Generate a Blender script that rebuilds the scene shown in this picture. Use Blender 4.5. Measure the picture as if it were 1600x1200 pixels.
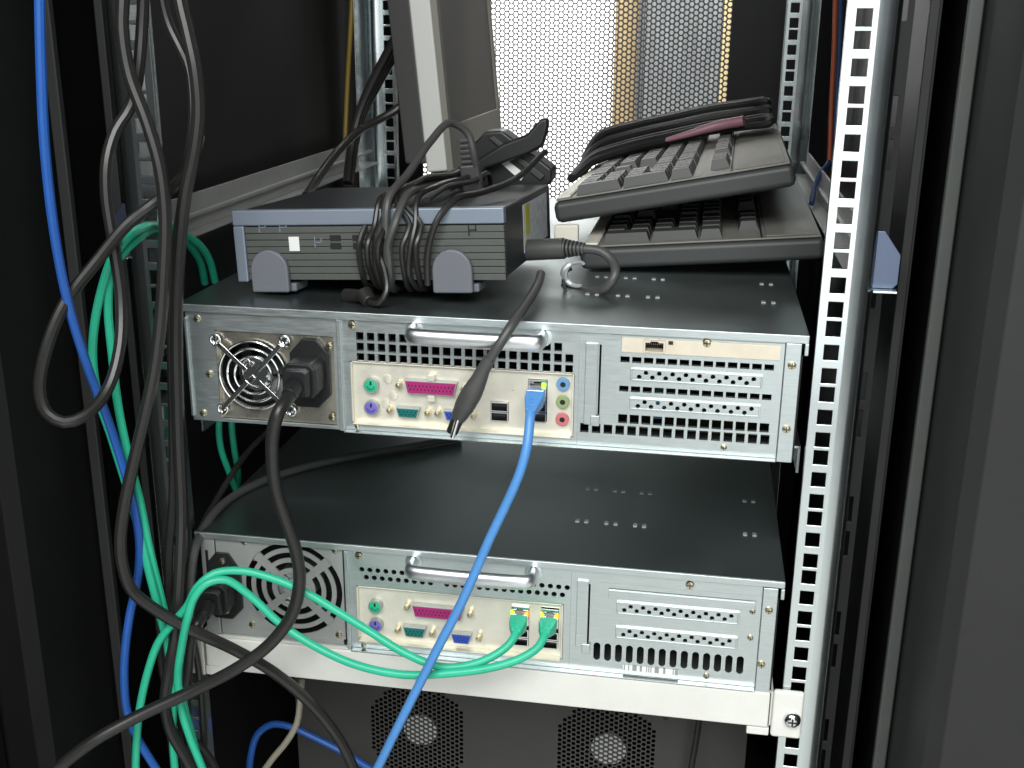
import bpy, math, random
import numpy as np
from mathutils import Matrix, Vector, Euler
random.seed(7)
for o in list(bpy.data.objects): bpy.data.objects.remove(o)
S = 0.001                       # everything below is written in millimetres
scene = bpy.context.scene
col = scene.collection

# ------------------------------------------------------------------ camera
CAM = np.array([144.645, -719.649, 275.971]); YAW, PITCH, ROLL = map(math.radians, (9.5916, 17.7414, 0.5111)); FPX = 1742.42
def cam_axes():
    cy, sy, cp, sp = math.cos(YAW), math.sin(YAW), math.cos(PITCH), math.sin(PITCH)
    f = np.array([-sy*cp, cy*cp, -sp]); r = np.array([cy, sy, 0.]); u = np.cross(r, f)
    c, s = math.cos(ROLL), math.sin(ROLL)
    return c*r+s*u, -s*r+c*u, f
CR, CU, CF = cam_axes()
cam_d = bpy.data.cameras.new('camera'); cam = bpy.data.objects.new('camera', cam_d); col.objects.link(cam)
m = Matrix.Identity(4)
for i in range(3):
    m[i][0], m[i][1], m[i][2], m[i][3] = CR[i], CU[i], -CF[i], CAM[i]*S
cam.matrix_world = m
cam_d.sensor_width = 36; cam_d.lens = 36*FPX/1600; cam_d.clip_start = 0.02; cam_d.clip_end = 60
scene.camera = cam
scene.render.resolution_x, scene.render.resolution_y = 1024, 768

# ------------------------------------------------------------------ world, lamps, exposure
w = bpy.data.worlds.new('World'); scene.world = w; w.use_nodes = True
bg = w.node_tree.nodes['Background']; bg.inputs[0].default_value = (0.80, 0.90, 1.0, 1); bg.inputs[1].default_value = 0.03
def area(name, loc, target, sx, sy, power, color):
    d = bpy.data.lights.new(name, 'AREA'); d.shape = 'RECTANGLE'; d.size, d.size_y = sx*S, sy*S; d.energy = power; d.color = color
    o = bpy.data.objects.new(name, d); col.objects.link(o); o.location = Vector(loc)*S
    o.rotation_euler = (Vector(target)-Vector(loc)).to_track_quat('-Z', 'Y').to_euler()
    return o
area('room_light', (-60, -1450, 1180), (20, -60, -80), 1900, 800, 60, (0.97, 1.0, 0.985))
area('rail_reflection_fill', (520, -1900, 150), (200, 0, 60), 1000, 1300, 7, (0.96, 1.0, 1.0))  # added fill with no visible source, brightens the right rail's reflection
area('ceiling_light', (0, 1350, 1700), (-120, 2250, 250), 900, 500, 230, (1.0, 0.99, 0.97))
scene.view_settings.view_transform = 'Standard'; scene.view_settings.look = 'None'
scene.view_settings.exposure = 0; scene.view_settings.gamma = 1
scene.render.engine = 'CYCLES'

# ------------------------------------------------------------------ helpers
def at(u, v, y):
    """point on the plane y (mm) seen at photo position u, v"""
    d = CR*(u-800)/FPX - CU*(v-600)/FPX + CF
    t = (y-CAM[1])/d[1]
    return tuple(CAM+t*d)

class MB:
    def __init__(s): s.v = []; s.f = []
    def add(s, vs, fs):
        b = len(s.v); s.v += [tuple(p) for p in vs]; s.f += [tuple(b+i for i in f) for f in fs]; return s
    def box(s, x0, x1, y0, y1, z0, z1):
        return s.add([(x0,y0,z0),(x1,y0,z0),(x1,y1,z0),(x0,y1,z0),(x0,y0,z1),(x1,y0,z1),(x1,y1,z1),(x0,y1,z1)],
                     [(0,3,2,1),(4,5,6,7),(0,1,5,4),(1,2,6,5),(2,3,7,6),(3,0,4,7)])
    def cyl(s, a, b, r0, r1=None, n=16, cap=True):
        r1 = r0 if r1 is None else r1
        a, b = np.array(a, float), np.array(b, float); d = b-a; d /= np.linalg.norm(d)
        h = np.array([0,0,1.]) if abs(d[2]) < .9 else np.array([1.,0,0]); p = np.cross(d, h); p /= np.linalg.norm(p); q = np.cross(d, p)
        vs = []
        for c, r in ((a, r0), (b, r1)):
            for i in range(n):
                t = 2*math.pi*i/n; vs.append(c+r*(math.cos(t)*p+math.sin(t)*q))
        fs = [(i, i+n, (i+1) % n+n, (i+1) % n) for i in range(n)]
        if cap: fs += [tuple(range(n)), tuple(range(2*n-1, n-1, -1))]
        return s.add(vs, fs)
    def prism(s, poly, y0, y1):
        """polygon in x, z pulled from y0 to y1"""
        n = len(poly); vs = [(x,y0,z) for x,z in poly]+[(x,y1,z) for x,z in poly]
        return s.add(vs, [tuple(range(n)), tuple(range(2*n-1, n-1, -1))]+[(i, i+n, (i+1) % n+n, (i+1) % n) for i in range(n)])
    def prism_x(s, poly, x0, x1):
        n = len(poly); vs = [(x0,y,z) for y,z in poly]+[(x1,y,z) for y,z in poly]
        return s.add(vs, [tuple(range(n)), tuple(range(2*n-1, n-1, -1))]+[(i, i+n, (i+1) % n+n, (i+1) % n) for i in range(n)])
    def prism_z(s, poly, z0, z1):
        n = len(poly); vs = [(x,y,z0) for x,y in poly]+[(x,y,z1) for x,y in poly]
        return s.add(vs, [tuple(range(n)), tuple(range(2*n-1, n-1, -1))]+[(i, i+n, (i+1) % n+n, (i+1) % n) for i in range(n)])
    def tube(s, pts, r, n=10, closed=False, cap=True):
        P = [np.array(p, float) for p in pts]; N = len(P)
        rs = r if isinstance(r, (list, tuple)) else [r]*N
        T = []
        for i in range(N):
            a, b = (P[i-1], P[(i+1) % N]) if closed else (P[max(i-1,0)], P[min(i+1,N-1)])
            t = b-a; T.append(t/(np.linalg.norm(t)+1e-12))
        h = np.array([0,0,1.]) if abs(T[0][2]) < .9 else np.array([1.,0,0])
        nrm = np.cross(T[0], h); nrm /= np.linalg.norm(nrm); vs = []
        for i in range(N):
            nrm = nrm-T[i]*np.dot(nrm, T[i]); nrm /= np.linalg.norm(nrm)+1e-12; bi = np.cross(T[i], nrm)
            for k in range(n):
                t = 2*math.pi*k/n; vs.append(P[i]+rs[i]*(math.cos(t)*nrm+math.sin(t)*bi))
        fs = []
        for i in range(N if closed else N-1):
            j = (i+1) % N
            fs += [(i*n+k, i*n+(k+1) % n, j*n+(k+1) % n, j*n+k) for k in range(n)]
        if cap and not closed: fs += [tuple(range(n-1,-1,-1)), tuple((N-1)*n+k for k in range(n))]
        return s.add(vs, fs)
    def lathe(s, prof, c, n=20, axis='y'):
        """prof: (radius, offset along axis)"""
        vs = []
        for r, o in prof:
            for k in range(n):
                t = 2*math.pi*k/n; a, b = r*math.cos(t), r*math.sin(t)
                vs.append((c[0]+a, c[1]+o, c[2]+b) if axis == 'y' else (c[0]+a, c[1]+b, c[2]+o) if axis == 'z' else (c[0]+o, c[1]+a, c[2]+b))
        fs = [(i*n+k, (i+1)*n+k, (i+1)*n+(k+1) % n, i*n+(k+1) % n) for i in range(len(prof)-1) for k in range(n)]
        return s.add(vs, fs+[tuple(range(n)), tuple((len(prof)-1)*n+k for k in range(n-1,-1,-1))])
    def panel(s, x0, x1, z0, z1, y, th, holes=(), rounds=(), n=12, cf=1.12):
        """sheet in x, z with real openings; rounds = (cx, cz, r) each in a square cell"""
        cells = [(cx-r*cf, cx+r*cf, cz-r*cf, cz+r*cf) for cx,cz,r in rounds]
        X = {x0, x1}; Z = {z0, z1}
        for h in list(holes)+cells: X |= {h[0], h[1]}; Z |= {h[2], h[3]}
        X = sorted(a for a in X if x0-1e-6 <= a <= x1+1e-6); Z = sorted(a for a in Z if z0-1e-6 <= a <= z1+1e-6)
        H = np.array(list(holes)+cells) if len(holes)+len(cells) else np.zeros((0,4))
        op = np.zeros((len(X)-1, len(Z)-1), bool)
        for a, b, c, d in H:
            i0, i1 = X.index(a) if a in X else 0, X.index(b) if b in X else len(X)-1
            k0, k1 = Z.index(c) if c in Z else 0, Z.index(d) if d in Z else len(Z)-1
            op[i0:i1, k0:k1] = True
        y2 = y+th
        def solid(i, k): return 0 <= i < len(X)-1 and 0 <= k < len(Z)-1 and not op[i, k]
        for i in range(len(X)-1):
            k = 0
            while k < len(Z)-1:
                if op[i, k]: k += 1; continue
                k2 = k
                while k2 < len(Z)-1 and not op[i, k2]: k2 += 1
                a, b, c, d = X[i], X[i+1], Z[k], Z[k2]
                s.add([(a,y,c),(b,y,c),(b,y,d),(a,y,d),(a,y2,c),(b,y2,c),(b,y2,d),(a,y2,d)], [(0,1,2,3),(4,7,6,5),(0,4,5,1),(3,2,6,7)])
                for kk in range(k, k2):
                    c2, d2 = Z[kk], Z[kk+1]
                    if not solid(i-1, kk): s.add([(a,y,c2),(a,y2,c2),(a,y2,d2),(a,y,d2)], [(0,3,2,1)])
                    if not solid(i+1, kk): s.add([(b,y,c2),(b,y2,c2),(b,y2,d2),(b,y,d2)], [(0,1,2,3)])
                k = k2
        for (cx, cz, r), q in zip(rounds, cells): s.ring_cell(q, cx, cz, r, y, th, n)
        return s
    def ring_cell(s, q, cx, cz, r, y, th, n=12, back=True):
        A = sorted(set([2*math.pi*i/n for i in range(n)]+[math.atan2(zz-cz, xx-cx) % (2*math.pi) for xx in q[:2] for zz in q[2:]]))
        m_ = len(A); ci = [(cx+r*math.cos(t), cz+r*math.sin(t)) for t in A]; sq = []
        for t in A:
            dx, dz = math.cos(t), math.sin(t); c = []
            if abs(dx) > 1e-9: c.append(((q[1] if dx > 0 else q[0])-cx)/dx)
            if abs(dz) > 1e-9: c.append(((q[3] if dz > 0 else q[2])-cz)/dz)
            k = min(c); sq.append((cx+k*dx, cz+k*dz))
        vs = [(x,y,z) for x,z in ci]+[(x,y,z) for x,z in sq]+[(x,y+th,z) for x,z in ci]+[(x,y+th,z) for x,z in sq]
        fs = []
        for i in range(m_):
            j = (i+1) % m_
            fs += [(i, j, m_+j, m_+i), (i, 2*m_+i, 2*m_+j, j)]
            if back: fs.append((2*m_+i, 3*m_+i, 3*m_+j, 2*m_+j))
        return s.add(vs, fs)
    def xf(s, M):
        s.v = [tuple(M @ Vector(p)) for p in s.v]; return s

def extend(W, first, last):
    """let a hanging run go on to the rack top or floor beyond the picture"""
    W = [np.array(p, float) for p in W]
    if first < 0:
        a = W[0]; d = W[0]-W[1]; d = d/np.linalg.norm(d)*60
        W = [np.array([a[0]+d[0]*1.4, a[1]+d[1], 690.]), np.array([a[0]+d[0]*1.2, a[1]+d[1], (a[2]+690)/2+20])]+W
    if last > 1200:
        a = W[-1]; d = W[-1]-W[-2]; d = d/np.linalg.norm(d)*45
        W = W+[a+np.array([d[0]*.8, 0, -60.]), np.array([a[0]+d[0], a[1], -500.]), np.array([a[0]+d[0]*1.3, a[1]-6, -605.])]
    return W
def spline(pts, step=5.0):
    """centripetal Catmull-Rom through pts"""
    P = [np.array(p, float) for p in pts]
    P = [2*P[0]-P[1]]+P+[2*P[-1]-P[-2]]; out = []
    for i in range(1, len(P)-2):
        p0, p1, p2, p3 = P[i-1:i+3]
        t = [0.]
        for a, b in ((p0,p1),(p1,p2),(p2,p3)): t.append(t[-1]+max(np.linalg.norm(b-a), 1e-6)**.5)
        k = max(2, int(np.linalg.norm(p2-p1)/step))
        for j in range(k):
            x = t[1]+(t[2]-t[1])*j/k
            A1 = (t[1]-x)/(t[1]-t[0])*p0+(x-t[0])/(t[1]-t[0])*p1; A2 = (t[2]-x)/(t[2]-t[1])*p1+(x-t[1])/(t[2]-t[1])*p2; A3 = (t[3]-x)/(t[3]-t[2])*p2+(x-t[2])/(t[3]-t[2])*p3
            B1 = (t[2]-x)/(t[2]-t[0])*A1+(x-t[0])/(t[2]-t[0])*A2; B2 = (t[3]-x)/(t[3]-t[1])*A2+(x-t[1])/(t[3]-t[1])*A3
            out.append((t[2]-x)/(t[2]-t[1])*B1+(x-t[1])/(t[2]-t[1])*B2)
    out.append(P[-2]); return out

def mesh_of(name, mb, off=(0,0,0), ang=35):
    me = bpy.data.meshes.new(name)
    v = (np.array(mb.v)-np.array(off))*S
    me.from_pydata(v.tolist(), [], mb.f); me.update()
    me.polygons.foreach_set('use_smooth', [True]*len(me.polygons))
    me.set_sharp_from_angle(angle=math.radians(ang))
    return me
def props(o, label=None, cat=None, group=None, kind=None):
    if label: o['label'] = label
    if cat: o['category'] = cat
    if group: o['group'] = group
    if kind: o['kind'] = kind
    return o
def thing(name, label, cat, loc=(0,0,0), rot=(0,0,0), group=None):
    o = bpy.data.objects.new(name, None); o.empty_display_size = .02; col.objects.link(o)
    o.location = Vector(loc)*S; o.rotation_euler = [math.radians(a) for a in rot]
    return props(o, label, cat, group)
def part(name, mb, mat, parent, bevel=0, off=(0,0,0), kind=None, label=None, ang=35, seg=2):
    me = mesh_of(name, mb, off, ang); me.materials.append(mat)
    o = bpy.data.objects.new(name, me); col.objects.link(o); o.parent = parent
    if bevel:
        b = o.modifiers.new('bevel', 'BEVEL'); b.width = bevel*S; b.segments = seg; b.limit_method = 'ANGLE'; b.angle_limit = math.radians(40); b.harden_normals = True
    return props(o, label=label, kind=kind)
def share(name, me, parent, loc, rot=(0,0,0)):
    o = bpy.data.objects.new(name, me); col.objects.link(o); o.parent = parent; o.location = Vector(loc)*S; o.rotation_euler = rot; return o
def single(name, mb, mat, label=None, cat=None, group=None, kind=None, bevel=0, ang=35):
    a = np.array(mb.v); off = ((a[:,0].min()+a[:,0].max())/2, (a[:,1].min()+a[:,1].max())/2, a[:,2].min())
    o = part(name, mb, mat, None, bevel, off, ang=ang); o.location = Vector(off)*S
    return props(o, label, cat, group, kind)

# ------------------------------------------------------------------ materials
def mat(name, colr, rough=.5, metal=0., noise=0., nscale=40., bump=0., bscale=200., stretch=(1,1,1), spec=.5, rvar=0., coat=0.):
    m_ = bpy.data.materials.new(name); m_.use_nodes = True; nt = m_.node_tree; b = nt.nodes['Principled BSDF']
    b.inputs['Base Color'].default_value = (*colr, 1); b.inputs['Roughness'].default_value = rough; b.inputs['Metallic'].default_value = metal
    b.inputs['Specular IOR Level'].default_value = spec
    if coat: b.inputs['Coat Weight'].default_value = coat
    if noise or bump or rvar:
        tc = nt.nodes.new('ShaderNodeTexCoord'); mp = nt.nodes.new('ShaderNodeMapping'); mp.inputs['Scale'].default_value = stretch
        nt.links.new(tc.outputs['Object'], mp.inputs[0])
        n1 = nt.nodes.new('ShaderNodeTexNoise'); n1.inputs['Scale'].default_value = nscale; n1.inputs['Detail'].default_value = 5; n1.inputs['Roughness'].default_value = .65
        nt.links.new(mp.outputs[0], n1.inputs['Vector'])
        if noise:
            r = nt.nodes.new('ShaderNodeMapRange'); r.inputs[1].default_value = .3; r.inputs[2].default_value = .7; r.inputs[3].default_value = 1-noise; r.inputs[4].default_value = 1+noise*.6
            nt.links.new(n1.outputs[0], r.inputs[0])
            mx = nt.nodes.new('ShaderNodeVectorMath'); mx.operation = 'SCALE'; mx.inputs[0].default_value = colr; nt.links.new(r.outputs[0], mx.inputs['Scale'])
            nt.links.new(mx.outputs[0], b.inputs['Base Color'])
        if rvar:
            r = nt.nodes.new('ShaderNodeMapRange'); r.inputs[1].default_value = .3; r.inputs[2].default_value = .7; r.inputs[3].default_value = max(.05, rough-rvar); r.inputs[4].default_value = min(1, rough+rvar)
            nt.links.new(n1.outputs[0], r.inputs[0]); nt.links.new(r.outputs[0], b.inputs['Roughness'])
        if bump:
            n2 = nt.nodes.new('ShaderNodeTexNoise'); n2.inputs['Scale'].default_value = bscale; n2.inputs['Detail'].default_value = 4
            nt.links.new(mp.outputs[0], n2.inputs['Vector'])
            bp = nt.nodes.new('ShaderNodeBump'); bp.inputs['Strength'].default_value = bump; bp.inputs['Distance'].default_value = .0006
            nt.links.new(n2.outputs[0], bp.inputs['Height']); nt.links.new(bp.outputs[0], b.inputs['Normal'])
    return m_
def glow(name, colr, strength):
    m_ = bpy.data.materials.new(name); m_.use_nodes = True; b = m_.node_tree.nodes['Principled BSDF']
    b.inputs['Base Color'].default_value = (*colr, 1); b.inputs['Emission Color'].default_value = (*colr, 1); b.inputs['Emission Strength'].default_value = strength
    return m_
M = dict(
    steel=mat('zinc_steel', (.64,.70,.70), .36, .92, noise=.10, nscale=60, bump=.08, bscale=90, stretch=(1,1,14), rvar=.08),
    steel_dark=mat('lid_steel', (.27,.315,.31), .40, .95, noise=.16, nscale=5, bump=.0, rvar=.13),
    psu=mat('nickel_plate', (.60,.57,.49), .30, .92, noise=.10, nscale=25, rvar=.08),
    psu2=mat('grey_plate', (.42,.43,.42), .48, .55, noise=.08, nscale=50),
    rail=mat('rail_zinc', (.74,.80,.81), .22, 1.0, noise=.05, nscale=9, rvar=.03),
    chrome=mat('chrome', (.85,.85,.86), .14, 1.0),
    alu=mat('brushed_aluminium', (.84,.85,.88), .36, 1.0, noise=.05, nscale=80, stretch=(1,20,20)),
    brass=mat('screw_brass', (.70,.62,.44), .30, 1.0, noise=.25, nscale=900),
    shield=mat('io_shield', (.80,.765,.66), .36, .45, noise=.10, nscale=45, bump=.35, bscale=70, rvar=.1),
    beige=mat('beige_bracket', (.72,.64,.52), .5, .3, noise=.08, nscale=60),
    white=mat('shelf_paint', (.76,.75,.70), .42, 0, noise=.06, nscale=25, bump=.05, bscale=900),
    greypaint=mat('rail_paint', (.42,.42,.41), .4, .2, noise=.08, nscale=20),
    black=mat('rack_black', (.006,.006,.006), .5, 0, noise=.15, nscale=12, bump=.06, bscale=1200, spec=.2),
    post=mat('rack_black_lighter', (.024,.024,.024), .5, 0, noise=.12, nscale=9, bump=.06, bscale=1200, spec=.3),  # rack paint in a lighter copy, standing for light on the right post
    polished=mat('polished_zinc', (.40,.43,.43), .22, 1.0, noise=.05, nscale=20),
    cordmatte=mat('matte_black_pvc', (.012,.012,.012), .62, 0, spec=.3),
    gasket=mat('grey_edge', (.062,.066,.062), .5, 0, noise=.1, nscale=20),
    blackp=mat('black_plastic', (.014,.014,.015), .38, 0, bump=.1, bscale=1500),
    dark=mat('dark_hollow', (.006,.006,.007), .7),
    cord=mat('black_pvc', (.020,.019,.018), .36, 0, noise=.12, nscale=60, bump=.05, bscale=300),
    cordgrey=mat('grey_pvc', (.062,.062,.060), .45, 0, noise=.1, nscale=50),
    cordtan=mat('tan_pvc', (.24,.22,.17), .45),
    blue=mat('shaded_blue_pvc', (.018,.10,.40), .42, 0, noise=.08, nscale=40),  # shade on the left and under-shelf cables put into this darker blue
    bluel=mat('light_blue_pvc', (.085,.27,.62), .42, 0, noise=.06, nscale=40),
    green=mat('green_pvc', (.030,.50,.30), .40, 0, noise=.08, nscale=40),
    yellow=mat('yellow_pvc', (.22,.145,.015), .5), orange=mat('orange_pvc', (.22,.04,.012), .5),
    magenta=mat('magenta_plastic', (.34,.015,.14), .45), teal=mat('teal_plastic', (.0,.13,.12), .45), pgreen=mat('mint_plastic', (.02,.42,.22), .45),
    purple=mat('purple_plastic', (.16,.13,.50), .45), vga=mat('vga_blue', (.02,.07,.42), .45), jackb=mat('jack_blue', (.13,.28,.48), .45),
    jackg=mat('jack_green', (.25,.32,.14), .45), jackr=mat('jack_pink', (.52,.15,.16), .45),
    pcb=mat('circuit_board', (.05,.045,.02), .5, 0, noise=.6, nscale=160),
    client_front=mat('client_grille', (.085,.09,.082), .5, .1, noise=.06, nscale=60),
    client_edge=mat('client_silver', (.27,.31,.38), .38, .45), client_top=mat('client_shell', (.022,.023,.026), .45, 0, bump=.15, bscale=1100),
    foot=mat('client_foot', (.135,.14,.16), .55), sticker=mat('silver_sticker', (.55,.57,.60), .4, 0, noise=.3, nscale=150), stickery=mat('yellow_sticker', (.45,.42,.03), .5),
    paper=mat('white_label', (.72,.72,.70), .6), navy=mat('navy_pvc', (.008,.03,.10), .5), tabblue=mat('zinc_blue_reflection', (.11,.135,.20), .25, .8), kcase=mat('keyboard_case', (.036,.036,.037), .5, 0, bump=.1, bscale=1500), ktop=mat('keyboard_top', (.17,.165,.145), .5, 0, bump=.08, bscale=1500),  # tabblue: blue reflection on the zinc end tabs put into the colour
    key=mat('key_grey', (.040,.040,.038), .5, 0), cream=mat('cream_plastic', (.62,.58,.50), .5),
    mon_face=mat('monitor_bezel', (.20,.19,.165), .55), mon_edge=mat('monitor_edge', (.58,.58,.55), .5), mon_back=mat('monitor_back', (.10,.095,.095), .5), screen=mat('monitor_screen', (.085,.08,.072), .42),
    ups=mat('dark_grey_panel', (.055,.052,.049), .5, 0, noise=.08, nscale=30), meshm=mat('door_mesh', (.02,.02,.02), .45),
    wall=mat('white_wall', (.85,.86,.87), .9), wood=mat('beige_wood', (.15,.108,.052), .7, noise=.15, nscale=10, stretch=(8,8,1)), greywall=mat('grey_cabinet', (.075,.08,.083), .6, noise=.5, nscale=18, stretch=(6,1,.3)), creamwall=mat('cream_post', (.22,.18,.09), .7),
    darkwall=mat('dark_gap', (.03,.03,.032), .7), floor=mat('floor_tile', (.62,.62,.60), .5, noise=.1, nscale=6),
    pink=mat('pink_plastic', (.24,.11,.14), .45), clear=mat('clear_plastic', (.75,.76,.78), .15, .6),
    led_g=glow('led_green', (.25,1,.02), 2.2), led_y=glow('led_yellow_green', (.55,1,.0), 2.0), led_o=glow('led_orange', (1,.28,.0), 2.0), led_a=glow('led_amber', (1,.55,.0), 2.0), led_p=glow('led_pcb', (.1,1,.15), 1.6),
)
# barcode stripes for the label
def barcode_mat():
    m_ = bpy.data.materials.new('barcode_label'); m_.use_nodes = True; nt = m_.node_tree; b = nt.nodes['Principled BSDF']; b.inputs['Roughness'].default_value = .6
    tc = nt.nodes.new('ShaderNodeTexCoord'); sp = nt.nodes.new('ShaderNodeSeparateXYZ'); nt.links.new(tc.outputs['Object'], sp.inputs[0])
    def node(op, a, bb):
        n = nt.nodes.new('ShaderNodeMath'); n.operation = op
        for i, q in enumerate((a, bb)):
            if q is None: continue
            if isinstance(q, (int, float)): n.inputs[i].default_value = q
            else: nt.links.new(q, n.inputs[i])
        return n.outputs[0]
    wn = nt.nodes.new('ShaderNodeTexWhiteNoise'); wn.noise_dimensions = '1D'
    nt.links.new(node('FLOOR', node('MULTIPLY', sp.outputs[0], 1300), None), wn.inputs['W'])
    on = node('MULTIPLY', node('GREATER_THAN', wn.outputs['Value'], .62), node('GREATER_THAN', sp.outputs[2], .0052))
    mx = nt.nodes.new('ShaderNodeMix'); mx.data_type = 'RGBA'; nt.links.new(on, mx.inputs[0])
    mx.inputs[6].default_value = (.80,.80,.79,1); mx.inputs[7].default_value = (.30,.30,.31,1); nt.links.new(mx.outputs[2], b.inputs['Base Color'])
    return m_
M['barcode'] = barcode_mat()

# ------------------------------------------------------------------ the room behind the perforated door
FLOORZ = -620
single('floor', MB().box(-3000, 3000, -2500, 2600, FLOORZ-40, FLOORZ), M['floor'], kind='structure')
single('wall', MB().box(-3000, 3000, 2500, 2600, FLOORZ, 2300), M['wall'], kind='structure')
def xw(u, y): return at(u, 100, y)[0]
single('wooden_post', MB().box(xw(959,2380), xw(1001,2380), 2380, 2480, FLOORZ, 1700), M['wood'], 'beige upright wooden post against the bright wall behind the perforated door', 'post', bevel=4)
g = thing('storage_cabinet', 'grey streaked cabinet seen through the perforated door beside the beige post', 'cabinet', (xw(1065,2300), 2300, FLOORZ))
cw = xw(1126,2300)-xw(1065,2300)
part('body', MB().box(-cw, cw, 0, 180, 0, 1900), M['greywall'], g, 3)
part('side_strip', MB().box(cw+.5, cw+(xw(1143,2300)-xw(1126,2300)), -6, 180, 0, 1900), M['creamwall'], g, 2)
part('dark_edge', MB().box(-cw-(xw(1011,2300)-xw(1001,2300)), -cw-.5, 6, 180, 0, 1900), M['darkwall'], g, 2)
x0 = xw(1145,2200)
single('equipment_cabinet', MB().box(x0, x0+700, 2200, 2400, FLOORZ, 1600), M['darkwall'], 'tall black cabinet standing behind the perforated door, right of the grey one', 'cabinet', bevel=6)

# ------------------------------------------------------------------ rack cabinet
rack = thing('rack_cabinet', 'black server rack cabinet with punched zinc rails and perforated door', 'rack', (0, 0, FLOORZ))
RO = (0, 0, FLOORZ); ZT = 760
def rpart(name, mb, mt, bevel=0, parent=None, **k): return part(name, mb, mt, parent or rack, bevel, RO, **k)
U = 44.45
def hole_z(lo, hi):
    out = []; z = 137.09-4*U*4
    k = 0; steps = (15.875, 12.7, 15.875)      # going up: the third photo gap is the short one
    seq = []
    # anchor: hole at 137.09 with +12.7 above it, then 15.875, 15.875
    zz = 137.09; up = [12.7, 15.875, 15.875]; i = 0
    while zz < hi: seq.append(zz); zz += up[i % 3]; i += 1
    zz = 137.09; dn = [15.875, 15.875, 12.7]; i = 0
    while True:
        zz -= dn[i % 3]; i += 1
        if zz < lo: break
        seq.append(zz)
    return sorted(seq)
def rail(sgn, y, back):
    mb = MB(); hs = [(227.7, 237.4, z-4.9, z+4.9) for z in hole_z(FLOORZ+60, ZT-30)]
    mb.panel(222.5, 240.5, FLOORZ+30, ZT, 0, 2.0, hs)
    # slanted wing and return web
    prof = [(240.5,0),(246,.9),(250,2.0),(253,4.2),(255.6,11.5)]; zb = FLOORZ+30; n_ = len(prof)
    v = [(x,y_,z) for x, y_ in prof for z in (zb, ZT)]+[(x-1.2,y_+1.6,z) for x, y_ in prof for z in (zb, ZT)]
    mb.add(v, [(2*i, 2*i+2, 2*i+3, 2*i+1) for i in range(n_-1)]+[(2*n_+2*i, 2*n_+2*i+1, 2*n_+2*i+3, 2*n_+2*i+2) for i in range(n_-1)])
    mb.box(254, 255.6, 11.6, 60, FLOORZ+30, ZT)
    mb.box(222.5, 224, 2, 7, FLOORZ+30, ZT)       # rolled inner lip
    v = []
    for x, yy, z in mb.v: v.append((sgn*x, y+(yy if not back else -yy), z))
    mb.v = v
    if (sgn < 0) != back: mb.f = [f[::-1] for f in mb.f]
    return rpart('mounting_rail', mb, M['rail'], .7, seg=1)
rail(1, 0, False); rail(-1, 0, False); rail(1, 613, True); rail(-1, 613, True)
def mirror(mb):
    mb.v = [(-x,y,z) for x,y,z in mb.v]; mb.f = [f[::-1] for f in mb.f]; return mb
for sg in (1, -1):
    def put(n, mb, mt, bevel=0): rpart(n, mb if sg > 0 else mirror(mb), mt, bevel)
    # slotted frame upright beside the rail
    sl = []
    for k in range(14):
        z = ZT-60-k*95
        sl += [(263, 267, z-10, z+10), (263, 267, z-38, z-18)]
    put('frame_upright', MB().panel(259, 271, FLOORZ+10, ZT, 66, 2.5, sl), M['post'], .8)
    put('frame_upright', MB().box(276, 282, 40, 43, FLOORZ+10, ZT).box(281, 284, 43, 640, FLOORZ+10, ZT), M['post'], .8)
    put('door_seal', MB().box(290, 298.5, -3, 3, FLOORZ+10, ZT), M['gasket'] if sg > 0 else M['post'], 1.2)  # same seal both sides; left one coloured darker for the shade there
    put('corner_post', MB().prism_z([(300,2),(300,-70),(303,-84),(312,-92),(420,-92),(420,2)], FLOORZ+2, ZT+20), M['black'] if sg < 0 else M['post'], 1)  # same black paint; light right and shade left put into the colour
    put('side_panel', MB().box(299, 303, 4, 700, FLOORZ+2, ZT), M['black'])
rpart('rear_door', MB().box(-352, -334, -700, -95, FLOORZ+30, ZT-20), M['black'], 3)
rpart('top_panel', MB().box(-300, 300, 0, 690, ZT+1, ZT+6), M['black'])
rpart('base_panel', MB().box(-300, 300, 0, 690, FLOORZ, FLOORZ+9), M['black'])
# perforated front door
def perforated(x0, x1, z0, z1, y, th, px, pz, r, n, inside=None):
    mb = MB(); nc = int((x1-x0)/px); nr = int((z1-z0)/pz)
    for i in range(nc):
        xa = x0+i*px; off = pz/2 if i % 2 else 0.
        if off: mb.add([(xa,y,z0),(xa+px,y,z0),(xa+px,y,z0+off),(xa,y,z0+off)], [(0,1,2,3)])
        run = None
        for k in range(nr-(1 if off else 0)):
            za = z0+off+k*pz; cx, cz = xa+px/2, za+pz/2
            if inside and not inside(cx, cz):
                if run is None: run = za
                continue
            if run is not None: mb.add([(xa,y,run),(xa+px,y,run),(xa+px,y,za),(xa,y,za)], [(0,1,2,3)]); run = None
            mb.ring_cell((xa, xa+px, za, za+pz), cx, cz, r, y, th, n, back=False)
        ze = z0+off+(nr-(1 if off else 0))*pz
        if run is not None: mb.add([(xa,y,run),(xa+px,y,run),(xa+px,y,ze),(xa,y,ze)], [(0,1,2,3)])
        if ze < z1-1e-6: mb.add([(xa,y,ze),(xa+px,y,ze),(xa+px,y,z1),(xa,y,z1)], [(0,1,2,3)])
    return mb, x0+nc*px
DY = 700
mb, xe = perforated(-215, 170, -60, 560, DY, 1.0, 5.6, 6.5, 2.56, 8)
rpart('door_mesh', mb, M['meshm'], ang=20)
rpart('door_frame', MB().panel(-300, 300, FLOORZ+2, ZT, DY-2, 6, [(-215, xe, -60, 560)]), M['black'])

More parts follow.
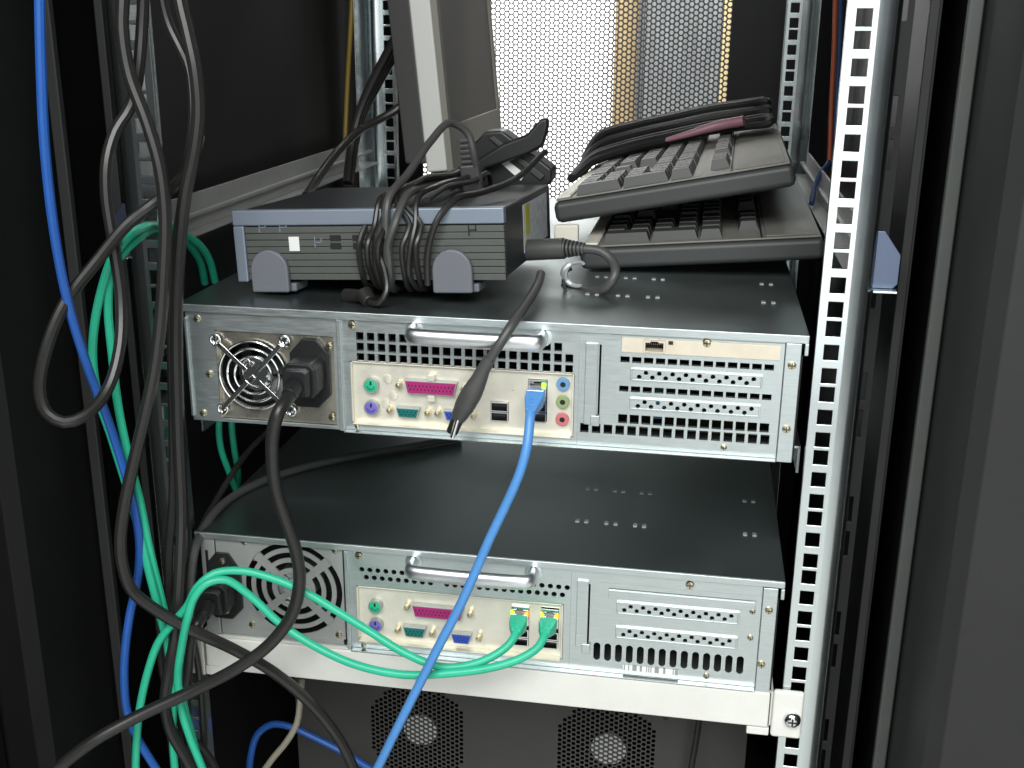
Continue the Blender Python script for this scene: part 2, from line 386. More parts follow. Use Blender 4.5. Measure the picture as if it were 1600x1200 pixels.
# side supports that run from back to front outside the rails
for sg in (1, -1):
    s = thing('support_rail', 'light grey angled side support rail bolted inside the rack beside '+('the stacked keyboards' if sg > 0 else 'the small silver computer'), 'support rail', (sg*257, 300, 118))
    def put(n, mb, mt, bevel=0):
        part(n, mb if sg > 0 else mirror(mb), mt, s, bevel)
    put('web', MB().box(-2, 0, -230 if sg < 0 else -275, 300, 1.7, 30), M['greypaint'], .4)
    put('flange', MB().box(-14, -.2, -230 if sg < 0 else -275, 300, 0, 1.6), M['greypaint'], .4)
    put('rib', MB().box(-6, -2.2, -230 if sg < 0 else -275, 300, 12, 16), M['greypaint'], 1.2)
    put('end_tab', MB().prism([(-2,0),(11,0),(14,3),(14,22),(3,37),(-2,37)], -288, -286) , M['tabblue'], .5)
    put('tab_lip', MB().box(-2, 13, -296, -288.3, -1.5, 0), M['rail'], .4)

# ------------------------------------------------------------------ servers
def screw(parent, x, z, y=0., r=3.0, mt='brass'):
    mb = MB().lathe([(r,0),(r,-.7),(r*.82,-1.5),(r*.4,-1.9)], (x,y,z), 14)
    mb2 = MB().box(x-r*.7, x+r*.7, y-2.05, y-1.7, z-r*.11, z+r*.11).box(x-r*.11, x+r*.11, y-2.06, y-1.7, z-r*.7, z+r*.7)
    o = part('screw', mb, M[mt], parent); part('cross_slot', mb2, M['dark'], o); return o
def slot_cover(sv, x0, x1, z0, z1):
    n = 18; p = (x1-x0-9)/(n-1); zc = (z0+z1)/2
    rd = [(x0+4.5+i*p, zc+(-1.5 if i % 2 == 0 else 1.5), 1.45) for i in range(n)]
    # two interleaved rows; each hole in its own column strip
    mb = MB(); xs = [x0]+[x0+4.5+(i+.5)*p for i in range(n-1)]+[x1]
    for i in range(n):
        a, b = xs[i], xs[i+1]; cx, cz, r = rd[i]
        mb.ring_cell((a, b, z0+.8, z1-.8), cx, cz, r, -1.4, 1.4, 12)
    mb.box(x0, x1, -1.75, 0, z0, z0+.8).box(x0, x1, -1.75, 0, z1-.8, z1).box(x0-1.2, x0, -1.75, 0, z0, z1).box(x1, x1+1.2, -1.75, 0, z0, z1)
    return part('slot_cover', mb, M['steel'], sv, .25, seg=1)
def dsub(sv, name, x0, x1, z0, z1, mt, pins, y=2.):
    c = 2.2
    poly = [(x0,z1),(x1,z1),(x1-c,z0),(x0+c,z0)]
    o = part(name, MB().prism(poly, y-5, y), M['psu2'], sv, .6)
    e = .9
    part('insert', MB().prism([(x0+e,z1-e),(x1-e,z1-e),(x1-c-e*.6,z0+e),(x0+c+e*.6,z0+e)], y-5.5, y-4.9), M[mt], o, .2)
    mb = MB()
    for k in range(pins):
        mb.box(x0+c+1+(x1-x0-2*c-2)*k/(pins-1)-.35, x0+c+1+(x1-x0-2*c-2)*k/(pins-1)+.35, y-5.7, y-5.4, z0+(z1-z0)*.55, z0+(z1-z0)*.68)
        if k < pins-1: xx = x0+c+1+(x1-x0-2*c-2)*(k+.5)/(pins-1); mb.box(xx-.35, xx+.35, y-5.7, y-5.4, z0+(z1-z0)*.3, z0+(z1-z0)*.43)
    part('pin_holes', mb, M['dark'], o, kind='stuff')
    return o
def hexnut(sv, x, z, y=2.):
    part('standoff', MB().cyl((x,y,z), (x,y-5,z), 2.4, n=6).cyl((x,y-4.9,z), (x,y-6,z), 1.5, 1.2, n=10), M['brass'], sv, .3)
def ps2(sv, x, z, mt):
    o = part('keyboard_socket', MB().lathe([(5.4,2),(5.4,-2.2),(4.7,-2.2),(4.7,-1.0),(.1,-1.0)], (x,0,z), 24), M['psu2'], sv)
    part('insert', MB().lathe([(4.65,-.9),(4.65,-1.9),(4.3,-2.1)], (x,0,z), 24), M[mt], o)
    mb = MB().box(x-.7, x+.7, -2.3, -2.0, z+.6, z+3.4)
    for k in range(6):
        t = math.radians(200+k*28); mb.box(x+2.6*math.cos(t)-.35, x+2.6*math.cos(t)+.35, -2.3, -2.0, z+2.6*math.sin(t)-.35, z+2.6*math.sin(t)+.35)
    part('pin_holes', mb, M['dark'], o, kind='stuff')
def usb(sv, x0, x1, z0, z1):
    o = part('usb_port', MB().panel(x0, x1, z0, z1, .2, 6, [(x0+.7, x1-.7, z0+.7, z1-.7)]), M['chrome'], sv)
    part('tongue', MB().box(x0+1.6, x1-1.6, 1.5, 6, z0+3.6, z0+5.2), M['blackp'], o); part('recess', MB().box(x0+.5, x1-.5, 6.1, 7, z0+.5, z1-.5), M['dark'], o)
def rj(sv, x0, x1, z0, z1, frame='chrome', y=.3, lo=1.4, hi=2.6):
    o = part('network_port', MB().panel(x0, x1, z0, z1, y, 9, [(x0+1.2, x1-1.2, z0+lo, z1-hi), ((x0+x1)/2-2.6, (x0+x1)/2+2.6, z1-hi, z1-hi*.4)]), M[frame], sv)
    part('recess', MB().box(x0+.8, x1-.8, y+9.1, y+10, z0+.8, z1-.5), M['dark'], o)
    mb = MB()
    for k in range(8): xx = x0+2.4+(x1-x0-4.8)*k/7; mb.box(xx-.22, xx+.22, y+2.5, y+8, z1-3.2, z1-2.9)
    part('contacts', mb, M['brass'], o, kind='stuff')
    return o
def jack(sv, x, z, mt):
    o = part('audio_jack', MB().lathe([(4.6,2),(4.6,-.3),(4.2,-.6),(1.9,-.6),(1.9,1.5)], (x,0,z), 20), M[mt], sv)
    part('recess', MB().lathe([(1.85,1.5),(1.85,-.35),(.1,-.35)], (x,0,z), 14), M['dark'], o)

def make_server(z0, upper, label):
    sv = thing('rack_server', label, 'server', (0 if upper else -1, 0 if upper else -1, z0), group='rack servers')
    D = 560
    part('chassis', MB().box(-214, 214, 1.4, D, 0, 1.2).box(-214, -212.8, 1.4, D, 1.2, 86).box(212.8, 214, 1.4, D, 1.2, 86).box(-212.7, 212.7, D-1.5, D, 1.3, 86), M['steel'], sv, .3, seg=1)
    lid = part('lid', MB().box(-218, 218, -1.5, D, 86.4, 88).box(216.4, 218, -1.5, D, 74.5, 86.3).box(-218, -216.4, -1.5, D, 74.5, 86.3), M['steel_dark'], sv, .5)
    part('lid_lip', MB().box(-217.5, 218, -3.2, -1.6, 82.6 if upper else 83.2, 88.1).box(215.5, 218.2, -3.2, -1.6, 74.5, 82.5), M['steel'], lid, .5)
    tb = mesh_of('lid_tab', MB().box(-1.5, 1.5, -2.4, 2.4, 0, .7)); tb.materials.append(M['psu2'])
    yy = (146, 84) if upper else (133, 69)
    for r, y in enumerate(yy):
        for x in (66, 73, 88.5, 95.5, 110.5, 117.5, 193.5, 200.5): share('lid_tab', tb, lid, (x+(0 if r == 0 else -1.2), y+2, 88.05))
    # ---- left: power supply bay
    if upper:
        part('supply_panel', MB().panel(-212.7, -101.5, .2, 82.4, 0, 1.3, [(-191.5, -103.8, 3, 69)]), M['steel'], sv, .4, seg=1)
        part('panel_edge', MB().box(-213.6, -211.4, -2.2, -.1, 4, 78), M['steel'], sv, .6)
        pl = part('power_supply', MB().panel(-191.3, -104, 3.2, 68.8, 2.2, 1.2, [], [(-164.2, 37.6, 25.2)], n=32, cf=1.04), M['psu'], sv)
        part('supply_lip', MB().box(-191.2, -190.2, -1.5, 2.1, 3.2, 68.6), M['psu'], pl, .3)
        cx, cz = -164.2, 37.6
        part('fan_duct', MB().cyl((cx,3.5,cz), (cx,34,cz), 25.4, n=32, cap=False).cyl((cx,34,cz), (cx,34.5,cz), 25.4, n=32), M['dark'], pl)
        fan = part('fan_hub', MB().lathe([(13.2,16),(13.2,4.2),(12.4,3.2),(9.5,2.8),(9.2,3.3),(.1,3.3)], (cx,0,cz), 32), M['chrome'], pl, label='grey metal fan hub')
        for k in range(7):
            t0 = 2*math.pi*k/7; mb = MB()
            v = []; n = 5
            for i in range(n+1):
                t = t0+.75*i/n
                for r in (13, 24.4): v += [(cx+r*math.cos(t), 5+9*i/n, cz+r*math.sin(t)), (cx+r*math.cos(t), 6.2+9*i/n, cz+r*math.sin(t))]
            f = []
            for i in range(n): a = i*4; f += [(a,a+2,a+6,a+4),(a+1,a+5,a+7,a+3),(a,a+4,a+5,a+1),(a+2,a+3,a+7,a+6)]
            part('fan_blade', mb.add(v, f), M['blackp'], fan)
        gd = part('fan_guard', MB().tube([(cx+25.2*math.cos(t), -1.6, cz+25.2*math.sin(t)) for t in np.linspace(0, 2*math.pi, 48, endpoint=False)], 1.0, 8, True), M['chrome'], sv)
        for r in (19.6, 14.0):
            part('guard_ring', MB().tube([(cx+r*math.cos(t), -1.6, cz+r*math.sin(t)) for t in np.linspace(0, 2*math.pi, 40, endpoint=False)], 1.0, 8, True), M['chrome'], gd)
        for k in range(4):
            t = math.radians(47+90*k); dx, dz = math.cos(t), math.sin(t); px_, pz_ = -dz, dx; wd = 1.7
            mb = MB().prism([(cx+dx*6+px_*wd, cz+dz*6+pz_*wd), (cx+dx*33+px_*wd, cz+dz*33+pz_*wd), (cx+dx*33-px_*wd, cz+dz*33-pz_*wd), (cx+dx*6-px_*wd, cz+dz*6-pz_*wd)], -3.4, -2.5)
            part('guard_arm', mb, M['chrome'], gd, .3)
            ex, ez = cx+dx*36.5, cz+dz*36.5
            part('guard_eye', MB().tube([(ex+3.6*math.cos(a), -1.2, ez+3.6*math.sin(a)) for a in np.linspace(0, 2*math.pi, 20, endpoint=False)], 1.0, 8, True), M['chrome'], gd)
            screw(sv, ex, ez, .6, 3.0, 'chrome')
        inl = part('power_inlet', MB().prism([(-136,20),(-132,16.5),(-116,16.5),(-107,26),(-107,57),(-116,67),(-126,67),(-136,56)], -2.6, 2.1), M['blackp'], sv, .8)
        for x, z in ((-204.2,78.2-1.2),(-205.2,6.1),(-198,36.4),(-106.8,62.5),(-106.9,9.6)): screw(sv, x, z, 0 if x < -195 or x > -107.2 else 0, 2.7)
    else:
        part('bay_edge', MB().box(-214, -203, -1.5, 1.3, 2, 85.5), M['psu2'], sv, .6)
        part('bay_slot', MB().box(-210.5, -208.2, -1.75, -1.55, 34, 73), M['dark'], sv)
        pl = part('power_supply', MB().panel(-202.3, -104.2, 2, 86, 0, 1.3, [], [(-142, 46, 38.2)], n=40, cf=1.03), M['psu2'], sv, .25, seg=1)
        cx, cz = -142., 46.
        gr = part('fan_grille', MB().cyl((cx,.05,cz), (cx,1.2,cz), 8.0, n=28), M['psu2'], pl)
        for r0, r1 in ((13.2,17.2),(22.0,25.6),(30.2,33.8)):
            A = np.linspace(0, 2*math.pi, 48, endpoint=False); mb = MB(); v = []
            for t in A:
                for r, y in ((r0,.05),(r1,.05),(r0,1.2),(r1,1.2)): v.append((cx+r*math.cos(t), y, cz+r*math.sin(t)))
            f = []
            for i in range(48):
                a, b = 4*i, 4*((i+1) % 48); f += [(a,b,b+1,a+1),(a+2,a+3,b+3,b+2),(a,a+2,b+2,b),(a+1,b+1,b+3,a+3)]
            part('grille_ring', mb.add(v, f), M['psu2'], gr)
        for k in range(4):
            t = math.radians(42+90*k+(6 if k % 2 else 0)); dx, dz = math.cos(t), math.sin(t); qx, qz = -dz, dx; wd = 2.4
            part('grille_spoke', MB().prism([(cx+dx*8+qx*wd, cz+dz*8+qz*wd), (cx+dx*38.6+qx*wd*1.6, cz+dz*38.6+qz*wd*1.6), (cx+dx*38.6-qx*wd*1.6, cz+dz*38.6-qz*wd*1.6), (cx+dx*8-qx*wd, cz+dz*8-qz*wd)], .0, 1.25), M['psu2'], gr)
        part('fan_duct', MB().cyl((cx,2,cz), (cx,30,cz), 39, n=32, cap=False).cyl((cx,30,cz), (cx,30.5,cz), 39, n=32), M['dark'], pl)
        part('fan_hub', MB().lathe([(15.5,26),(15.5,4),(14.6,2.8),(.1,2.4)], (cx,0,cz), 32), M['alu'], pl)
        part('red_lead', MB().box(cx-32, cx-26.5, 2.4, 4, cz+19.5, cz+25), M['jackr'], pl)
        part('power_inlet', MB().prism([(-210,20),(-206,16),(-192,16),(-183,26),(-183,58),(-192,72),(-202,72),(-210,62)], -2.4, -.1), M['blackp'], sv, .8)
        for x, z in ((-197,65.3),(-196.5,23.6)): screw(sv, x, z, -2.4, 2.8)
        for x, z in ((-178.8,82.3),(-177.3,12.2),(-108,81.8),(-107.8,10.8)): screw(sv, x, z, 0, 2.6)
    # ---- main rear panel
    holes = []; rounds = []; zz = 0 if upper else 0
    io = (-92.3, 66.2, 6.4, 52.6) if upper else (-92.8, 63.8, 8.4, 54.0)
    holes.append(io)
    if upper:
        for i in range(20):
            xa = -87.2+7.72*i
            for z, ok in ((55.6, True), (63.2, True), (70.8, i < 6 or i in (17,18))):
                if ok: holes.append((xa, xa+5.3, z-3.1, z+2.7))
        for i in range(13):
            xa = 96.6+7.88*i
            holes += [(xa, xa+6.2, 62.6, 66.6), (xa, xa+6.2, 42.0, 46.0), (xa, xa+6.2, 19.2, 25.6)]
        for i in range(16): xa = 70.8+8.1*i; holes.append((xa, xa+5.9, 10.8, 17.4))
        holes += [(107.5, 187.5, 51.4, 58.2), (107.5, 187.5, 30.9, 37.4), (111.6, 126, 70.8, 79.0), (82.4, 83.8, 24, 74)]
        pan = part('rear_panel', MB().panel(-99.2, 203.3, 1.4, 82.5, 0, 3.4, holes), M['steel'], sv)
    else:
        holes += [(105.5, 186, 51.6, 60.2), (105.5, 186, 31.6, 40), (81.4, 82.8, 24, 72), (96, 199.5, 69.7, 70.3)]
        z1 = 57.6
        # vent holes are staggered, so they sit on two strips of their own
        for i in range(26):
            x = -87.8+6.15*i
            if i < 7 or i > 20: rounds.append((x, 67.6, 1.95))
        ov = [(88.9+7.92*i-2.5, 88.9+7.92*i+2.5, 10.8, 25.2) for i in range(14)]
        mb = MB().panel(-99.2, 203.3, 1.4, 58.2, 0, 1.5, holes[:4]+ov)
        for xa, xb, za, zb in ov:
            for sx, sz in ((-1,-1),(1,-1),(1,1),(-1,1)):
                ccx, ccz = (xa+xb)/2, (zb-2.5 if sz > 0 else za+2.5)
                pts = [(ccx+sx*2.5, ccz+sz*2.5)]+[(ccx+sx*2.5*math.cos(t), ccz+sz*2.5*math.sin(t)) for t in np.linspace(0, math.pi/2, 5)]
                mb.prism(pts, .01, 1.49)
        mb.panel(-99.2, 68, 64.9, 71, 0, 1.5, [], rounds)
        rd2 = [(-84.5+6.13*i, 61.4, 1.95) for i in range(25) if i not in (9, 13)]
        mb.panel(-99.2, 68, 58.2, 64.9, 0, 1.5, [], rd2)
        mb.panel(-99.2, 68, 71, 83, 0, 1.5)
        mb.panel(68, 203.3, 58.2, 83, 0, 1.5, [(105.5, 186, 58.2, 60.2), (96, 199.5, 69.7, 70.3), (81.4, 82.8, 58.2, 72)])
        pan = part('rear_panel', mb, M['steel'], sv)
    part('panel_edge', MB().box(-100.9, -97.6, -2.2, -.1, .2, 82.4), M['steel'], sv, .5)
    part('bottom_ledge', MB().box(-97.4, 203.2, -5, -.1, .1, 1.1), M['polished'], sv, .3)
    part('mounting_flange', MB().box(203.6, 213.8, -2.6, 1.2, -.3, 82.3), M['steel'], sv, .5)
    part('flange_groove', MB().box(214.0, 214.9, -1.0, 1.3, 1, 74), M['dark'], sv)
    for x, z in ((208.4, 67.7 if upper else 65.4), (208.4 if upper else 206.5, 23.6 if upper else 22)): screw(sv, x, z, -2.6, 2.8)
    screw(sv, -89.6, 78.6 if upper else 79, 0, 3.1); screw(sv, 153, 79.0 if upper else 78.5, 0, 3.1); screw(sv, 168.7, 6.6, 0, 2.2); screw(sv, -88.5, 3.9, 0, 1.8)
    part('slot_bracket', MB().box(73.2, 81.6, -1.4, -.1, 17 if upper else 21, 75), M['steel'], sv, .4)
    part('bracket_latch', MB().box(78, 84, -2.4, -1.5, 16.5, 24), M['steel'], sv, .5)
    part('seam', MB().box(68.6, 69.0, -.05, .2, 2, 80), M['psu2'], sv); part('seam', MB().box(90, 203, -.05, .2, 74.2 if not upper else 81.2, 74.6 if not upper else 81.6), M['psu2'], sv)
    # ---- handle
    hx0, hx1, hz, hy = (-45, 44, 77.2, -17) if upper else (-47.5, 41.5, 77.6, -17)
    P = [(hx0,0,hz),(hx0,hy+5,hz),(hx0+1.2,hy+1.4,hz),(hx0+5,hy,hz),(hx1-5,hy,hz),(hx1-1.2,hy+1.4,hz),(hx1,hy+5,hz),(hx1,0,hz)]
    hb = MB().tube(spline(P, 3), 3.9, 16); hb.v = [(x, y, hz+(z-hz)*1.45) for x, y, z in hb.v]
    h = part('handle', hb, M['alu'], sv)
    for x in (hx0, hx1): part('handle_collar', MB().lathe([(6.6,-.1),(6.6,-1.0),(5.4,-1.4)], (x,0,hz), 18), M['steel'], h)
    # ---- i/o shield and sockets
    sh = part('connector_shield', MB().panel(io[0]+.2, io[1]-.2, io[2]+.2, io[3]-.2, 2.2, .8, [(7.8,20.6,14.2,28.6),(34,47.4,15.6,46.4)] if upper else [(25,38.2,15.2,48.4),(47,60.2,15.6,49)]), M['shield'], sv)
    part('shield_rim', MB().box(io[0]+.3, io[0]+1.5, -1, 2.1, io[2]+1, io[3]-1).box(io[1]-1.5, io[1]-.3, -1, 2.1, io[2]+1, io[3]-1).box(io[0]+1.6, io[1]-1.6, -4.2, 2.1, io[2]+.3, io[2]+1.0).box(io[0]+1.6, io[1]-1.6, -.6, 2.1, io[3]-1.2, io[3]-.4), M['shield'], sh, .25, seg=1)
    if upper:
        ps2(sv, -77.2, 35.4, 'pgreen'); ps2(sv, -77.4, 18.9, 'purple')
        dsub(sv, 'parallel_port', -52.6, -15, 31.6, 41.8, 'magenta', 13); hexnut(sv, -57, 37); hexnut(sv, -10.5, 37)
        part('port_tab', MB().box(-36, -31, -3.6, 2, 42, 46), M['shield'], sh, .3); part('port_tab', MB().box(-36, -31, -3.6, 2, 27, 31.4), M['shield'], sh, .3)
        dsub(sv, 'serial_port', -59.4, -41.8, 13.6, 21.2, 'teal', 5); hexnut(sv, -64, 18); hexnut(sv, -36.6, 17.8)
        dsub(sv, 'monitor_port', -25, -9, 13.6, 21.2, 'vga', 5); hexnut(sv, -29.4, 18); hexnut(sv, -3.6, 17.6)
        usb(sv, 8, 20.4, 21.6, 28.4); usb(sv, 8, 20.4, 14.4, 21.2)
        usb(sv, 34.4, 47, 23.2, 29.8); usb(sv, 34.4, 47, 15.8, 22.4); rj(sv, 34.4, 47, 30.6, 46)
        part('link_light', MB().box(43.6, 46.6, -.9, .2, 40.2, 44.4), M['led_g'], sv, .5)
        for z, mt in ((44.3,'jackb'),(31.6,'jackg'),(18.9,'jackr')): jack(sv, 58.3, z, mt)
        for x, z in ((-66,40),(-62,28),(-68,22)): part('embossed_dot', MB().lathe([(3.6,2.1),(3.2,1.3),(1.5,.9)], (x,0,z), 16), M['shield'], sh)
        c = part('expansion_card', MB().panel(97.3, 200.4, 69.9, 79.9, -1.2, 1.1, [(111.4, 126.2, 70.6, 79.2)]), M['beige'], sv, .25, seg=1)
        rj(c, 111.6, 126, 70.8, 79, 'beige', -1.6, .7, 1.5); part('status_light', MB().box(128, 131, -1.9, -1.25, 77.0, 79.3), M['blackp'], c)
        slot_cover(sv, 105.2, 189.4, 50.6, 58.9); slot_cover(sv, 105.2, 189.4, 30.2, 38.0)
        part('circuit_board', MB().box(-95, 200, 30, 330, 5.5, 7), M['pcb'], sv); part('board_light', MB().box(121.6, 124, 22, 24, 42.8, 45.4), M['led_p'], sv)
        part('inner_module', MB().box(119, 127, 34, 60, 12, 26), M['jackb'], sv)
    else:
        ps2(sv, -78.1, 38, 'pgreen'); ps2(sv, -78.1, 22.3, 'purple')
        dsub(sv, 'parallel_port', -49.4, -10, 33.6, 43.4, 'magenta', 13); hexnut(sv, -53.4, 40); hexnut(sv, -5.4, 39)
        dsub(sv, 'serial_port', -56.8, -38.8, 16.2, 24.8, 'teal', 5); hexnut(sv, -61, 20); hexnut(sv, -34.6, 20)
        dsub(sv, 'monitor_port', -20, -4, 14.6, 23, 'vga', 5); hexnut(sv, 1.2, 20); hexnut(sv, -24.6, 20)
        for x in (25.2, 47.2):
            usb(sv, x, x+12.8, 23, 29.6); usb(sv, x, x+12.8, 15.8, 22.4); rj(sv, x, x+12.8, 33, 48.2)
        for x, mt in ((26.2,'led_y'),(36.6,'led_o'),(48.2,'led_y'),(58.6,'led_a')): part('link_light', MB().box(x-1.3, x+1.3, -1.4, .2, 40.8, 45), M[mt], sv, .5)
        slot_cover(sv, 103.2, 187.6, 51.2, 60.6); slot_cover(sv, 103.2, 187.6, 31.4, 40.4)
        part('barcode_label', MB().box(108.6, 148.7, -.9, -.2, 2.3, 9.1), M['barcode'], sv)
        part('card_cover', MB().box(96, 199, -.9, -.1, 62.6, 69.2), M['steel'], sv, .3)
        for z in (62, 41): screw(sv, 197.5, z, 0, 2.2)
    return sv
make_server(0, True, 'upper rear-facing steel rack server with chrome fan guard and silver handle')
make_server(-176.5, False, 'lower rear-facing steel rack server with curved fan slots, on the white shelf')
# angle brackets under the upper server
for sg in (1, -1):
    s = thing('angle_bracket', 'thin zinc angle bracket carrying the upper server on its '+('card-slot' if sg > 0 else 'power-supply')+' side', 'bracket', (sg*222, 300, -20))
    mb = MB().box(-16, 0, -270, 300, 18.4, 20); mb2 = MB().box(-1.6, 0, -270, 300, 0, 18.3)
    part('flange', mb if sg > 0 else mirror(mb), M['rail'], s); part('web', mb2 if sg > 0 else mirror(mb2), M['rail'], s)

# ------------------------------------------------------------------ white shelf under the lower server
sh = thing('rack_shelf', 'white painted steel shelf bolted to the rails under the lower server', 'shelf', (0, 300, -206))
so = (0, 300, -206)
def sp(n, mb, mt, b=0): return part(n, mb, mt, sh, b, so)
sp('tray', MB().box(-219, 214, -1.5, 590, -178.6, -176.8), M['white'], .3)
sp('front_lip', MB().box(-216.8, 213.6, -5, -1.8, -205.4, -176.9), M['white'], 1.2)
sp('lip_return', MB().box(-216, 213, -1.7, 14, -205.3, -203.6), M['white'], .4)
sp('side_wall', MB().box(-221.5, -219.4, -6, 590, -209, -176), M['white'], .6); sp('side_wall', MB().box(214.4, 216.2, -1, 590, -206, -178), M['white'], .5)
sp('corner_fold', MB().box(-226, -217.4, -8, -5.4, -210, -176.6), M['white'], 1.6)
sp('corner_tab', MB().box(-217, -204, -6.6, -5.2, -209.5, -202), M['white'], .5)
sp('under_tab', MB().box(199, 214.8, -3.5, 20, -213, -206.5), M['white'], .8)
for sg in (1, -1):
    e = sp('mounting_ear', MB().box(215.8, 237.5, -5.2, -.4, -212.5, -174) if sg > 0 else MB().box(-238, -226.3, -5.2, -.4, -212, -174), M['white'], 2.2)
    x = sg*230
    b = part('bolt', MB().lathe([(6.2,0),(6.2,-1.4),(5.8,-3.0),(4.4,-4.6),(2.2,-5.4)], (x,-5.2,-195.4), 22), M['chrome'], sh, 0, so)
    part('cross_slot', MB().box(x-3, x+3, -10.9, -10.2, -196, -194.9).box(x-.6, x+.6, -10.95, -10.2, -198.4, -192.4), M['dark'], b, 0, so)

# ------------------------------------------------------------------ dark unit below the shelf
ups = thing('power_unit', 'dark grey unit with two perforated round fan grilles below the white shelf', 'power unit', (6, 300, FLOORZ+9)); uo = (6, 300, FLOORZ+9)
UY = 140; fx = [at(655,1145,UY), at(950,1175,UY)]
x0, x1, z0, z1 = -204, 211, FLOORZ+9, -224
hs = [(f[0]-46.2, f[0]+46.2, f[2]-48, f[2]+48) for f in fx]
part('rear_panel', MB().panel(x0, x1, z0, z1, UY, 1.5, hs), M['ups'], ups, 0, uo)
part('casing', MB().box(x0, x0+1.5, UY+1.6, 560, z0, z1).box(x1-1.5, x1, UY+1.6, 560, z0, z1).box(x0+1.6, x1-1.6, UY+1.6, 560, z1-1.5, z1).box(x0+1.6, x1-1.6, 558, 560, z0, z1-1.6), M['ups'], ups, 0, uo)
for f, h in zip(fx, hs):
    mb, xe = perforated(h[0], h[1], h[2], h[3], UY, 1.0, 4.2, 4.8, 1.95, 6, lambda x, z: abs(x-f[0])+abs(z-f[2]) < 70)
    if xe < h[1]-.01: mb.add([(xe,UY,h[2]),(h[1],UY,h[2]),(h[1],UY,h[3]),(xe,UY,h[3])], [(0,1,2,3)])
    gr = part('fan_grille', mb, M['ups'], ups, 0, uo, kind='stuff')
    part('fan_hub', MB().lathe([(17,20),(17,5.2),(16.2,4.6),(.1,4.6)], (f[0],UY,f[2]), 24), M['blackp'], gr, 0, uo)
    part('hub_label', MB().lathe([(15.8,4.5),(15.8,4.0),(.1,4.0)], (f[0],UY,f[2]), 24), M['paper'], gr, 0, uo)
part('panel_screw', MB().lathe([(2.6,0),(2.6,-1),(1.2,-1.6)], (at(1040,1120,UY)[0],UY,at(1040,1120,UY)[2]), 12), M['blackp'], ups, 0, uo)

# ------------------------------------------------------------------ small computer on the upper server
tc = thing('small_computer', 'small silver and grey desktop computer wrapped in black cables on upper server', 'computer', (-188, 37.3, 98.1), (-2.0, -3.0, -2.4))
CW, CD, CH = 201.4, 182., 50.
part('shell', MB().box(1, CW-1, 3, CD, 0, CH-1), M['client_top'], tc, 2)
part('front_frame', MB().box(0, CW+.5, 0, 8, CH-11, CH+.3).box(0, 8.5, 0, 8, -2, CH-11.2), M['client_edge'], tc, 1.2)
gz = 6
for k in range(8):
    z = -.5+k*4.85
    part('grille_bar', MB().box(8.7, CW, 1.0 if k % 2 else 1.5, 6, z, z+4.5), M['client_front'], tc, .5)
def foot(x):
    pts = [(x-14.5,-9),(x+14.5,-9)]+[(x+14.5*math.cos(t), 7+15*math.sin(t)) for t in np.linspace(0, math.pi, 15)]
    part('foot', MB().prism(pts, -4, 1.4).box(x-13, x+18, 1.5, 24, -9.3, -3), M['foot'], tc, 1.6)
foot(27); foot(164)
for x in (150, 40): part('rear_foot', MB().box(x-12, x+12, 150, 172, -4.5, 0), M['foot'], tc, 1)
part('white_badge', MB().box(42.5, 50.5, .2, 1.0, 20.5, 31), M['paper'], tc, .3)
for x in (74, 91): 
    for z in (22.3, 27.8): part('port_window', MB().box(x, x+8, .4, .95, z, z+4), M['dark'], tc)
for x, z in ((20,34),(36,34),(62,23),(176,31)):
    part('port_symbol', MB().box(x, x+.8, .5, .9, z, z+8).box(x, x+6, .5, .9, z+3.4, z+4.2).box(x+5, x+5.8, .5, .9, z+3.4, z+7), M['client_edge'] if x < 70 else M['dark'], tc)
part('side_label', MB().box(CW-.9, CW-.6, 70, 165, 8, 44), M['sticker'], tc); part('side_label', MB().box(CW-.55, CW-.35, 76, 92, 20, 43), M['stickery'], tc, label='yellow side label'); part('side_label', MB().box(CW-.55, CW-.35, 74, 84, 9, 17), M['stickery'], tc, label='yellow side label')
tcM = Matrix.Translation(Vector((-188,37.3,98.1))) @ Euler([math.radians(a) for a in (-2.0,-3.0,-2.4)]).to_matrix().to_4x4()
def tl(p): return tuple(tcM @ Vector(p))

# cables wound round the small computer
def wrap(x, dx, r, mt, label, g=4, bow=0., ztop=0, seed=0):
    rn = random.Random(seed); P = []
    q = [(x-dx*.5,-g-1-bow,25),(x-dx*.8,-g+1,2),(x-dx,8,-8),(x-dx,60,-7),(x-dx*.4,100,-7),(x,CD-20,-6),(x+dx*.3,CD+g+4,10),(x+dx*.6,CD+g+5,35),(x+dx,CD-12,CH+g+ztop),(x+dx,110,CH+g+2+ztop),(x+dx*.8,50,CH+g+3+ztop),(x+dx*.5,6,CH+g+1),(x+dx*.2,-g-2-bow,CH-10)]
    for a in q: P.append(tl((a[0]+rn.uniform(-2,2), a[1]+rn.uniform(-.5,.5), a[2])))
    P.append(P[0]); P.append(P[1])
    return single('wound_cable', MB().tube(spline(P, 5)[:-1], r, 8), M[mt], label, 'cable', 'cables wound round the small computer')
P = []; rn = random.Random(3)
for k, (x, x2, bow, tp) in enumerate(((100,112,4,2),(106,122,8,7),(110,116,2,4),(114,130,10,9),(119,124,3,3),(131,140,5,6),(136,128,2,10),(141,146,6,3))):
    for a in ((x+4,-4,CH-12),(x,-6-bow,26),(x-2,-4,4),(x-1,8,-8),(x,70,-7),(x+2,CD-20,-6),(x+3,CD+6,12),(x+5,CD+6,38),(x2+8,CD-14,CH+4+tp),(x2+8,100,CH+5+tp),(x2+4,40,CH+6+tp),(x2-1,5,CH+5)):
        P.append(tl((a[0]+rn.uniform(-1.5,1.5), a[1], a[2]+rn.uniform(0,1.5))))
single('wound_cable', MB().tube(spline(P, 5), 2.1, 8), M['cord'], 'thin black cable wound many times round the small silver computer', 'cable')
